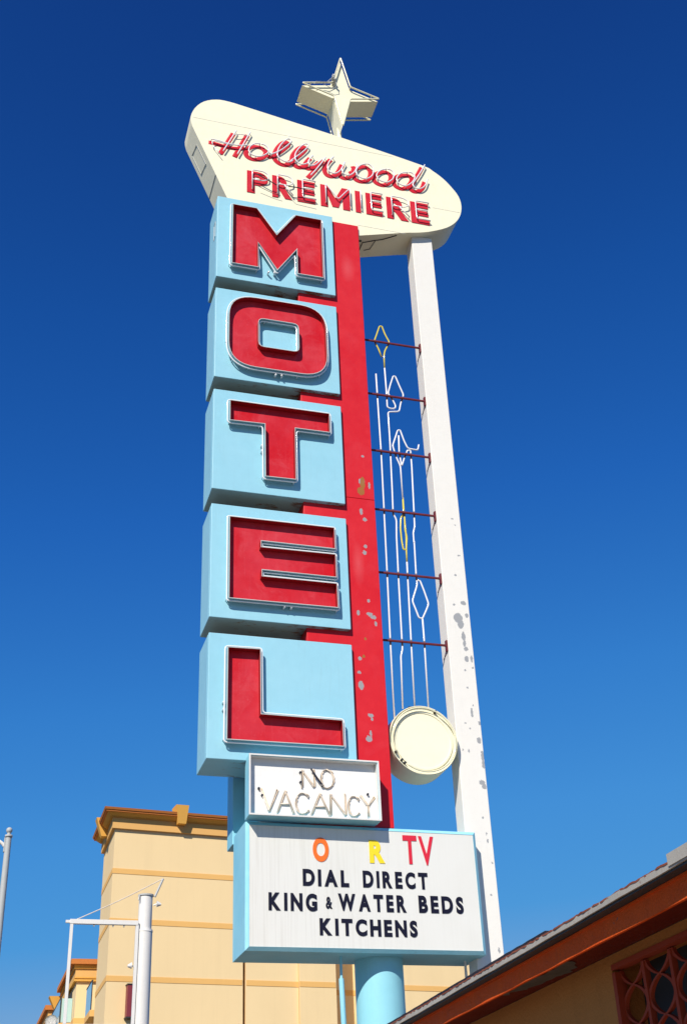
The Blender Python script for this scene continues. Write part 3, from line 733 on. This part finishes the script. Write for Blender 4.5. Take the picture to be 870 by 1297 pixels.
wallsec(bm, 4.52, 6.33, 0, 0, TOP+.3); wallsec(bm, 6.332, 7.62, .10, 0, TOP+.3)
wallsec(bm, 8.95, 12.9, .02, 0, TOP+.3)
prism(bm, [fp(4.421, -.25), fp(4.519, -.25), (fp(4.519)[0], 50), (fp(4.421)[0], 50)], 0, TOP+.3)
prism(bm, [fp(7.622, -1.2), fp(8.948, -1.2), (fp(8.948)[0], 50), (fp(7.622)[0], 50)], 0, TOP+.3)
link('wall', bm, 'wall_cream', hot)
for z0, z1 in ((11.975, 12.140), (10.405, 10.575), (8.672, 8.840), (7.02, 7.19), (5.4, 5.57), (3.75, 3.92)):
    bm = B()
    e = .012
    a = corner(e); b_ = fp(4.40, e)
    prism(bm, [a, b_, fp(4.40, -.02), (4.42, 40.05), (4.42, 43.0), (4.40-e, 43.0)], z0, z1)
    prism(bm, [fp(4.54, e), fp(6.33, e), fp(6.33, -.02), fp(4.54, -.02)], z0, z1)
    prism(bm, [fp(6.332, .10+e), fp(7.60, .10+e), fp(7.60, .08), fp(6.332, .08)], z0, z1)
    prism(bm, [fp(7.64, -1.2+e), fp(8.93, -1.2+e), fp(8.93, -1.22), fp(7.64, -1.22)], z0, z1)
    prism(bm, [fp(8.97, .02+e), fp(12.88, .02+e), fp(12.88, 0), fp(8.97, 0)], z0, z1)
    link('band', bm, 'band', hot)
def cornice_ring(bm, o, z0, z1, o2=None):
    o2 = o if o2 is None else o2
    def loop(q): return [corner(q), fp(13.2, q), fp(13.2, -.2), (4.6, 40.3), (4.6, 43.02 + q*.5), (4.40-q, 43.02 + q*.5)]
    A = [bm.verts.new((*p, z0)) for p in loop(o)]; C_ = [bm.verts.new((*p, z1)) for p in loop(o2)]
    n = len(A); bm.faces.new(A[::-1]); bm.faces.new(C_)
    for i in range(n): bm.faces.new((A[i], A[(i+1) % n], C_[(i+1) % n], C_[i]))
bm = B(); cornice_ring(bm, .10, TOP, 13.775); cor = link('cornice', bm, 'frieze', hot)
bm = B(); cornice_ring(bm, .16, 13.777, 13.80); cornice_ring(bm, .18, 13.802, 13.895, .30); link('cove_molding', bm, 'cove', cor)
bm = B(); cornice_ring(bm, .36, 13.897, 13.945); cornice_ring(bm, .39, 13.947, 14.02, .42); link('crown_molding', bm, 'crown', cor)
def keystone(pts_bottom, pts_top, z0, z1, parent=hot):
    bm = B(); A = [bm.verts.new((*p, z0)) for p in pts_bottom]; C_ = [bm.verts.new((*p, z1)) for p in pts_top]
    bm.faces.new(A[::-1]); bm.faces.new(C_)
    for i in range(4): bm.faces.new((A[i], A[(i+1) % 4], C_[(i+1) % 4], C_[i]))
    return link('keystone', bm, 'cove', parent)
k1 = [fp(2.03, .36), fp(2.30, .36), fp(2.30, -.1), fp(2.03, -.1)]; k2 = [fp(1.92, .46), fp(2.36, .46), fp(2.36, -.1), fp(1.92, -.1)]
keystone(k1, k2, 13.66, 14.26)
keystone([(4.1, 41.35), (4.45, 41.35), (4.45, 41.65), (4.1, 41.65)], [(3.90, 41.28), (4.45, 41.28), (4.45, 41.72), (3.90, 41.72)], 13.55, 14.16)
# recessed block behind the side wall, with a balcony
bm = B(); prism(bm, [(4.75, 43.03), (7, 43.03), (7, 55.5), (4.75, 55.5)], 0, 8.3); link('wall', bm, 'wall_cream', hot)
bm = B(); box(bm, 4.28, 4.76, 43.3, 45.0, 8.15, 8.35); bal = link('balcony', bm, 'band', hot)
bm = B(); box(bm, 4.30, 4.325, 43.32, 44.98, 8.36, 9.25); link('railing_glass', bm, 'glass', bal)
bm = B(); box(bm, 4.29, 4.335, 43.30, 45.0, 9.251, 9.29); box(bm, 4.295, 4.33, 43.30, 43.32, 8.36, 9.25); link('railing_frame', bm, 'dark', bal)
# lower wing further back
WX, WY = 4.88, 55.75
bm = B(); box(bm, WX, 9.5, WY, 62.2, 0, 11.6); link('wing_wall', bm, 'wall_cream', hot)
bm = B(); box(bm, WX-.08, 9.5, WY-.08, 62.3, 11.60, 11.93)
wc = link('cornice', bm, 'frieze', hot)
bm = B(); box(bm, WX-.12, 9.5, WY-.12, 62.35, 11.42, 11.50); box(bm, WX-.10, 9.5, WY-.10, 62.35, 11.54, 11.598); box(bm, WX-.15, 9.5, WY-.15, 62.38, 11.932, 12.09); link('cove_molding', bm, 'cove', wc)
bm = B(); box(bm, WX-.30, 9.5, WY-.30, 62.5, 12.092, 12.30); link('crown_molding', bm, 'crown', wc)
bm = B(); box(bm, WX-.04, 9.5, WY-.04, 62.2, 9.72, 9.96); link('band', bm, 'band', hot)
bm = B(); box(bm, 4.35, 4.88, 57.0, 61.8, 9.70, 9.96); bal = link('balcony', bm, 'band', hot)
bm = B(); box(bm, 4.37, 4.40, 57.02, 61.78, 9.98, 10.95); box(bm, 4.4, 4.87, 57.02, 57.05, 9.98, 10.95); link('railing_glass', bm, 'glass', bal)
bm = B(); box(bm, 4.36, 4.41, 57.0, 61.8, 10.952, 11.0); box(bm, 4.36, 4.41, 56.99, 57.018, 9.962, 10.95); link('railing_frame', bm, 'dark', bal)
bm = B(); box(bm, 4.845, 4.881, 57.4, 59.2, 9.97, 11.3); link('window', bm, 'darkroom', hot)
keystone([(4.55, 62.6), (4.9, 62.6), (4.9, 63.0), (4.55, 63.0)], [(4.25, 62.5), (4.9, 62.5), (4.9, 63.1), (4.25, 63.1)], 11.35, 11.95)
bm = B(); box(bm, 4.45, 9.5, 63.5, 72, 0, 11.2); link('wing_wall', bm, 'wall_cream', hot)
bm = B(); box(bm, 4.15, 9.5, 63.2, 72.3, 11.45, 11.66); cc = link('cornice', bm, 'crown', hot)
bm = B(); box(bm, 4.30, 9.5, 63.35, 72.1, 11.202, 11.448); link('cove_molding', bm, 'frieze', cc)
# satellite dish on the balcony
dish = empty('satellite_dish', (4.15, 58.4, 9.97), 'small white satellite dish on the far balcony at lower left', 'satellite dish')
bm = B(); n = 24; c0_ = Vector((4.15, 58.4, 10.2)); nrm = Vector((-.35, -.9, .25)).normalized(); a_ = nrm.cross(Vector((0, 0, 1))).normalized(); b__ = nrm.cross(a_)
rs = [[bm.verts.new(c0_ + nrm*(.08*(r_/.28)**2) + (a_*math.cos(2*math.pi*k/n) + b__*math.sin(2*math.pi*k/n))*r_) for k in range(n)] for r_ in (.03, .10, .19, .28)]
bm.faces.new(rs[0])
for A, C_ in zip(rs, rs[1:]):
    for k in range(n): bm.faces.new((A[k], A[(k+1) % n], C_[(k+1) % n], C_[k]))
bmesh.ops.solidify(bm, geom=bm.faces[:], thickness=.02)
link('reflector', bm, 'white', dish, smooth=True)
bm = B(); tube(bm, [(4.05, 58.42, 10.18), (4.2, 58.5, 10.1), (4.36, 58.5, 9.9)], .025); link('mast', bm, 'grey_metal', dish)
# maroon wall sign
ms = empty('wall_sign', fp(1.0, .06) + (8.2,), 'narrow maroon sign box on the cream building behind the white frame pole', 'sign')
bm = B(); o_ = Vector((*fp(.62, .30), 7.62)); obox(bm, o_, (ux, uy, 0), (-uy, ux, 0), (0, 0, 1), .22, .26, .92); link('sign_box', bm, 'maroon', ms)
bm = B(); o_ = Vector((*fp(.60, .32), 7.58)); obox(bm, o_, (ux, uy, 0), (-uy, ux, 0), (0, 0, 1), .26, .30, .036); o_ = Vector((*fp(.60, .32), 8.542)); obox(bm, o_, (ux, uy, 0), (-uy, ux, 0), (0, 0, 1), .26, .30, .03); link('sign_frame', bm, 'dark', ms)

# ================================================================== empty sign frame on white pole
fr = empty('frame_sign', (2.765, 20.0, 0), 'white round pole carrying an empty rectangular sign frame in front of the cream building', 'sign')
bm = B(); cyl(bm, (2.768, 20.12), .150, .128, 0, 5.93, 32); o = link('pole', bm, 'white', fr); shade_auto(o)
bm = B(); cyl(bm, (2.770, 20.12), .1085, .1085, 5.93, 6.46, 32); cyl(bm, (2.769, 20.12), .134, .128, 5.90, 5.935, 32); o = link('pole_top', bm, 'white', fr); shade_auto(o)
bm = B(); cyl(bm, (2.770, 20.12), .125, .125, 6.461, 6.485, 24); tube(bm, [(2.655, 20.05, 6.47), (2.645, 20.03, 6.38)], .012); link('pole_cap', bm, 'grey_metal', fr)
bm = B()
box(bm, 1.585, 2.655, 20.0, 20.07, 5.985, 6.055, .004); box(bm, 1.592, 1.64, 20.005, 20.065, 4.52, 5.983, .004); box(bm, 2.615, 2.665, 20.005, 20.065, 4.52, 5.983, .004); box(bm, 1.585, 2.655, 20.0, 20.07, 4.46, 4.518, .004)
box(bm, 1.52, 1.60, 20.01, 20.06, 6.00, 6.04)
link('frame', bm, 'white', fr)
bm = B(); [box(bm, x, x+.02, 20.02, 20.05, 5.955, 5.984) for x in (1.95, 2.25, 2.42)]; link('frame_clip', bm, 'grey_metal', fr)
w0 = at(207, 1113, 20.1); w1 = at(196.5, 1136, 20.1); w2 = at(92, 1167, 20.03)
bm = B(); tube(bm, [w1, w0], .018, n=8); link('wire_arm', bm, 'grey_metal', fr)
bm = B(); sag = (w0 + w2)/2 + Vector((0, 0, -.02)); tube(bm, smooth_path([w0, sag, w2], 5), .008, n=6); link('guy_wire', bm, 'tube_dirty', fr)
for px_, py_, s in ((200.5, 1145, 1), (165.5, 1223, -1)):
    p = at(px_, py_, 20.05); bm = B()
    a1 = p + Vector((-.045*s, 0, .03)); 
    n = 14; q1 = [bm.verts.new(p + Vector((-.02*s, .0, 0)) + Vector((0, math.cos(t), math.sin(t)))*.05) for t in [2*math.pi*k/n for k in range(n)]]
    q2 = [bm.verts.new(p + Vector((.045*s, -.02, -.01)) + Vector((0, math.cos(t), math.sin(t)))*.018) for t in [2*math.pi*k/n for k in range(n)]]
    for k in range(n): bm.faces.new((q1[k], q1[(k+1) % n], q2[(k+1) % n], q2[k]))
    bm.faces.new(q1); bm.faces.new(q2[::-1]); tube(bm, [p + Vector((-.02*s, 0, 0)), p + Vector((-.07*s, .02, -.02))], .012)
    link('floodlight', bm, 'white', fr)

# ================================================================== street lamp at the left edge
lp = empty('street_lamp', (.57, 22.0, 0), 'grey street lamp post with ball finial at the left edge', 'street lamp')
bm = B(); cyl(bm, (.575, 22), .085, .052, 0, 7.86, 24); o = link('pole', bm, 'grey_metal', lp); shade_auto(o)
bm = B(); cyl(bm, (.575, 22), .20, .15, 0, .5, 24); o = link('pole_base', bm, 'grey_metal', lp); shade_auto(o)
bm = B(); cyl(bm, (.575, 22), .066, .066, 7.862, 7.90, 20); cyl(bm, (.575, 22), .035, .03, 7.90, 7.945, 16); bmesh.ops.create_uvsphere(bm, u_segments=16, v_segments=10, radius=.055, matrix=Matrix.Translation((.575, 22, 7.985))); o = link('finial', bm, 'grey_metal', lp, smooth=True)
bm = B(); tube(bm, smooth_path([(.52, 22, 7.70), (.40, 22, 7.80), (-.2, 22, 8.1), (-1.2, 22, 8.35), (-1.9, 22, 8.38)], 5), .03, n=12); link('arm', bm, 'white', lp, smooth=True)
bm = B(); box(bm, .505, .53, 21.97, 22.03, 7.60, 7.85, .005); link('arm_bracket', bm, 'grey_metal', lp)
bm = B(); bmesh.ops.create_uvsphere(bm, u_segments=20, v_segments=12, radius=1, matrix=Matrix.Translation((-2.15, 22, 8.36)) @ Matrix.Diagonal((.36, .16, .09, 1))); lh = link('lamp_head', bm, 'grey_metal', lp, smooth=True)
bm = B(); cyl(bm, (-2.2, 22), .09, .13, 8.25, 8.30, 20); link('lamp_lens', bm, 'glass', lh)

# ================================================================== low building with the eave at the right
ev = empty('motel_building', (5.0, 6.0, 0), 'low motel building with red painted eave, tan stucco wall and grille at the right', 'building')
SL, ZS = .045, -.002
EY0, EY1 = -4.0, 11.45
def run(bm, prof, y0=EY0, y1=EY1, jit=0, step=None):
    """sweep an x-z profile (measured at y = 5.34) along the eave"""
    ys = [y0, y1] if not step else [y0 + (y1-y0)*i/step for i in range(step+1)]
    rings = []
    for y in ys:
        dx, dz = SL*(y-5.34), ZS*(y-5.34); jx, jz = random.uniform(-jit, jit), random.uniform(-jit, jit)
        rings.append([bm.verts.new((x+dx+jx, y, z+dz+jz)) for x, z in prof])
    n = len(prof)
    for A, C_ in zip(rings, rings[1:]):
        for k in range(n): bm.faces.new((A[k], A[(k+1) % n], C_[(k+1) % n], C_[k]))
    bm.faces.new(rings[0][::-1]); bm.faces.new(rings[-1])
WXE = 3.700
# wall with a hole for the grille: built of four runs
GY0, GY1, GZ0, GZ1 = 4.3, 6.92, 1.95, 2.952
bm = B()
run(bm, [(WXE, 0), (WXE+.2, 0), (WXE+.2, 3.008), (WXE, 3.008)], GY1, EY1)
run(bm, [(WXE, 0), (WXE+.2, 0), (WXE+.2, 3.008), (WXE, 3.008)], EY0, GY0)
run(bm, [(WXE, 0), (WXE+.2, 0), (WXE+.2, GZ0), (WXE, GZ0)], GY0, GY1)
run(bm, [(WXE, GZ1), (WXE+.2, GZ1), (WXE+.2, 3.008), (WXE, 3.008)], GY0, GY1)
prism(bm, [(WXE+.25, EY1-.2), (12, EY1-.2), (12, EY1), (WXE+.25, EY1)], 0, 3.0)
link('wall', bm, 'tan_stucco', ev)
bm = B(); run(bm, [(WXE+.19, 1.8), (WXE+.6, 1.8), (WXE+.6, 3.0), (WXE+.19, 3.0)], GY0-.1, GY1+.1)
link('room_behind', bm, 'darkroom', ev)
# soffit board with a peeled grey patch, fascia, drip edge, roof
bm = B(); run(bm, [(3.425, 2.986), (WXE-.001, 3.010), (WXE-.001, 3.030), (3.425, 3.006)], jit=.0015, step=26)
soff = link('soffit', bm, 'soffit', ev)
pts = []
for i in range(26):
    t = i/25; pts.append((t, .55 + .40*math.sin(7*t)*random.uniform(.5, 1)))
bm = B(); A = []; C_ = []
for t, w in pts:
    y = 7.00 + 1.15*t; dx, dz = SL*(y-5.34), ZS*(y-5.34)
    env = math.sin(math.pi*min(1, t*1.05 + .02))**.5 if t < .95 else .3
    xa = 3.430 + .03*random.random(); xb = xa + .21*env*(.8 + .2*random.random())
    A.append(bm.verts.new((xa+dx, y, 2.9825+dz))); C_.append(bm.verts.new((xb+dx, y, 2.9825+dz+(xb-xa)*.0875)))
for i in range(25): bm.faces.new((A[i], A[i+1], C_[i+1], C_[i]))
bmesh.ops.solidify(bm, geom=bm.faces[:], thickness=.002)
link('peeled_patch', bm, 'bare_wood', soff)
bm = B(); run(bm, [(3.404, 2.974), (3.424, 2.974), (3.424, 3.080), (3.404, 3.080)], jit=.002, step=40); run(bm, [(3.395, 3.080), (3.42, 3.080), (3.42, 3.092), (3.395, 3.092)], jit=.0015, step=40)
link('fascia', bm, 'fascia', ev)
bm = B(); run(bm, [(3.332, 3.094), (3.50, 3.094), (3.50, 3.104), (3.332, 3.104)], jit=.001, step=30); link('roof_deck', bm, 'dark', ev)  # near-black colour stands in for the shade under the overhang
bm = B(); run(bm, [(3.318, 3.107), (3.331, 3.107), (3.331, 3.112), (3.50, 3.112), (3.50, 3.146), (3.318, 3.140)], jit=.0022, step=70)
link('drip_edge', bm, 'drip', ev)
bm = B(); run(bm, [(3.313, 3.118), (3.55, 3.118), (3.55, 3.182), (3.313, 3.178)], EY0, 5.36, jit=.001, step=10); link('edge_flashing', bm, 'drip', ev)
bm = B(); run(bm, [(3.3160, 3.1345), (3.34, 3.1345), (3.345, 3.146), (3.3165, 3.1445)], 5.37, EY1, jit=.0032, step=170)
link('rusted_edge', bm, 'rust_red', ev)
bm = B(); run(bm, [(3.325, 3.143), (3.52, 3.143), (3.52, 3.168), (3.325, 3.164)], 7.0, EY1, jit=.0022, step=46); link('shadow_strip', bm, 'edge_shadow', ev)  # dark navy strip: shadow along the roof's top edge put into its colour
bm = B(); run(bm, [(3.52, 3.107), (7.5, 3.60), (7.5, 3.66), (3.52, 3.150)]); run(bm, [(7.502, 3.60), (12, 3.1), (12, 3.15), (7.502, 3.66)]); link('roof', bm, 'gravel', ev)
# patterned grille
def gp(y, z, d=0): return Vector((WXE + .030 + d + SL*(y-5.34), y, z + ZS*(y-5.34)))
bm = B()
run(bm, [(WXE-.006, GZ1-.032), (WXE+.06, GZ1-.032), (WXE+.06, GZ1-.002), (WXE-.006, GZ1-.002)], GY0+.002, GY1-.002)
run(bm, [(WXE-.006, GZ0+.002), (WXE+.06, GZ0+.002), (WXE+.06, GZ0+.045), (WXE-.006, GZ0+.045)], GY0+.002, GY1-.002)
run(bm, [(WXE-.006, GZ0+.047), (WXE+.06, GZ0+.047), (WXE+.06, GZ1-.047), (WXE-.006, GZ1-.047)], GY1-.045, GY1-.002)
run(bm, [(WXE-.006, GZ0+.047), (WXE+.06, GZ0+.047), (WXE+.06, GZ1-.047), (WXE-.006, GZ1-.047)], GY0+.002, GY0+.045)
grl = link('grille', bm, 'grille', ev)
P_ = .335; nb = int((GY1-GY0)/P_) + 1
for i in range(1, nb):
    y = GY1 - .02 - i*P_
    bm = B(); run(bm, [(WXE+.022, GZ0+.046), (WXE+.058, GZ0+.046), (WXE+.058, GZ1-.046), (WXE+.022, GZ1-.046)], y-.016, y+.016); link('grille_bar', bm, 'grille', grl)
bm = B()
for i in range(nb):
    yc = GY1 - .02 - (i+.5)*P_; amp = P_*.5 - .012
    if yc - amp < GY0: continue
    for s in (-1, 1):
        pts = []
        for k in range(61):
            z = GZ0 + .04 + (GZ1-GZ0-.08)*k/60; ph = (z - GZ0)/.215*math.pi
            sn = math.sin(ph); v = math.copysign(abs(sn)**.75, sn)
            pts.append(gp(yc + s*amp*v, z))
        for a1, a2 in zip(pts, pts[1:]):
            w_ = Vector((0, .016, 0)); dn = Vector((.024, 0, 0))
            v = [bm.verts.new(q) for q in (a1-w_, a1+w_, a2+w_, a2-w_, a1-w_+dn, a1+w_+dn, a2+w_+dn, a2-w_+dn)]
            for f in ((0,1,2,3), (7,6,5,4), (0,4,5,1), (2,6,7,3), (1,5,6,2), (3,7,4,0)): bm.faces.new([v[j] for j in f])
    for zz in (.215*.5, .215*1.5, .215*2.5, .215*3.5):
        for s in (-1, 1):
            q = gp(yc + s*amp*.5, GZ0 + zz)
link('grille_tracery', bm, 'grille', grl)

# ================================================================== ground
def sheet(name, x0, x1, y0, y1, z, mat, kind='structure'):
    bm = B(); v = [bm.verts.new(p) for p in ((x0, y0, z), (x1, y0, z), (x1, y1, z), (x0, y1, z))]; bm.faces.new(v)
    o = link(name, bm, mat); o['kind'] = kind; return o
sheet('ground', -600, 600, -600, 600, 0, 'asphalt')
sheet('pavement', -2.85, 3.2, -600, 600, .010, 'concrete')
sheet('road', -16, -3.0, -600, 600, .004, 'asphalt')
bm = B()
for k in range(-30, 30): 
    v = [bm.verts.new(p) for p in ((-9.6, k*8, .008), (-9.45, k*8, .008), (-9.45, k*8+3, .008), (-9.6, k*8+3, .008))]; bm.faces.new(v)
o = link('road_marking', bm, 'line_white'); o['kind'] = 'structure'
bm = B(); box(bm, -3.0, -2.85, -600, 600, 0, .13, .02); o = link('kerb', bm, 'concrete'); o['kind'] = 'structure'

# ================================================================== light
to_sun = Vector((-.454, -.631, .63)).normalized()
sd = bpy.data.lights.new('sun', 'SUN'); sd.energy = 5.0; sd.angle = math.radians(.5); sd.color = (1, .935, .84)
so_ = bpy.data.objects.new('sun', sd); col.objects.link(so_); so_.rotation_euler = (-to_sun).to_track_quat('-Z', 'Y').to_euler(); so_.location = (0, 0, 30)
w = bpy.data.worlds.new('World'); sc.world = w; w.use_nodes = True; nt = w.node_tree
sky = nt.nodes.new('ShaderNodeTexSky'); sky.sky_type = 'NISHITA'; sky.sun_disc = False
sky.sun_elevation = math.asin(to_sun.z); sky.sun_rotation = math.atan2(to_sun.x, to_sun.y) % (2*math.pi)
sky.air_density = 1.0; sky.dust_density = 0.0; sky.ozone_density = 3.0; sky.altitude = 500
bg = nt.nodes['Background']; bg.inputs[1].default_value = .086
sp = nt.nodes.new('ShaderNodeSeparateColor'); nt.links.new(sky.outputs[0], sp.inputs[0])
rp = nt.nodes.new('ShaderNodeValToRGB'); nt.links.new(mth(nt, 'MULTIPLY', sp.outputs[1], .1), rp.inputs[0])   # deep, polarised-looking clear blue
stops = ((.0, (.003, .022, .13)), (.092, (.0050, .036, .205)), (.125, (.009, .082, .36)), (.165, (.016, .130, .500)), (.235, (.036, .220, .640)), (.32, (.060, .292, .720)), (.42, (.078, .335, .740)), (.62, (.26, .44, .68)), (1.0, (.56, .62, .70)))
while len(rp.color_ramp.elements) < len(stops): rp.color_ramp.elements.new(.5)
for e_, (p_, c_) in zip(rp.color_ramp.elements, stops): e_.position = p_; e_.color = (*c_, 1)
sc_ = nt.nodes.new('ShaderNodeVectorMath'); sc_.operation = 'SCALE'; nt.links.new(rp.outputs[0], sc_.inputs[0]); sc_.inputs['Scale'].default_value = 10
nt.links.new(sc_.outputs[0], bg.inputs[0])
sc.view_settings.view_transform = 'Standard'; sc.view_settings.look = 'None'; sc.view_settings.exposure = 0.13; sc.view_settings.gamma = 1
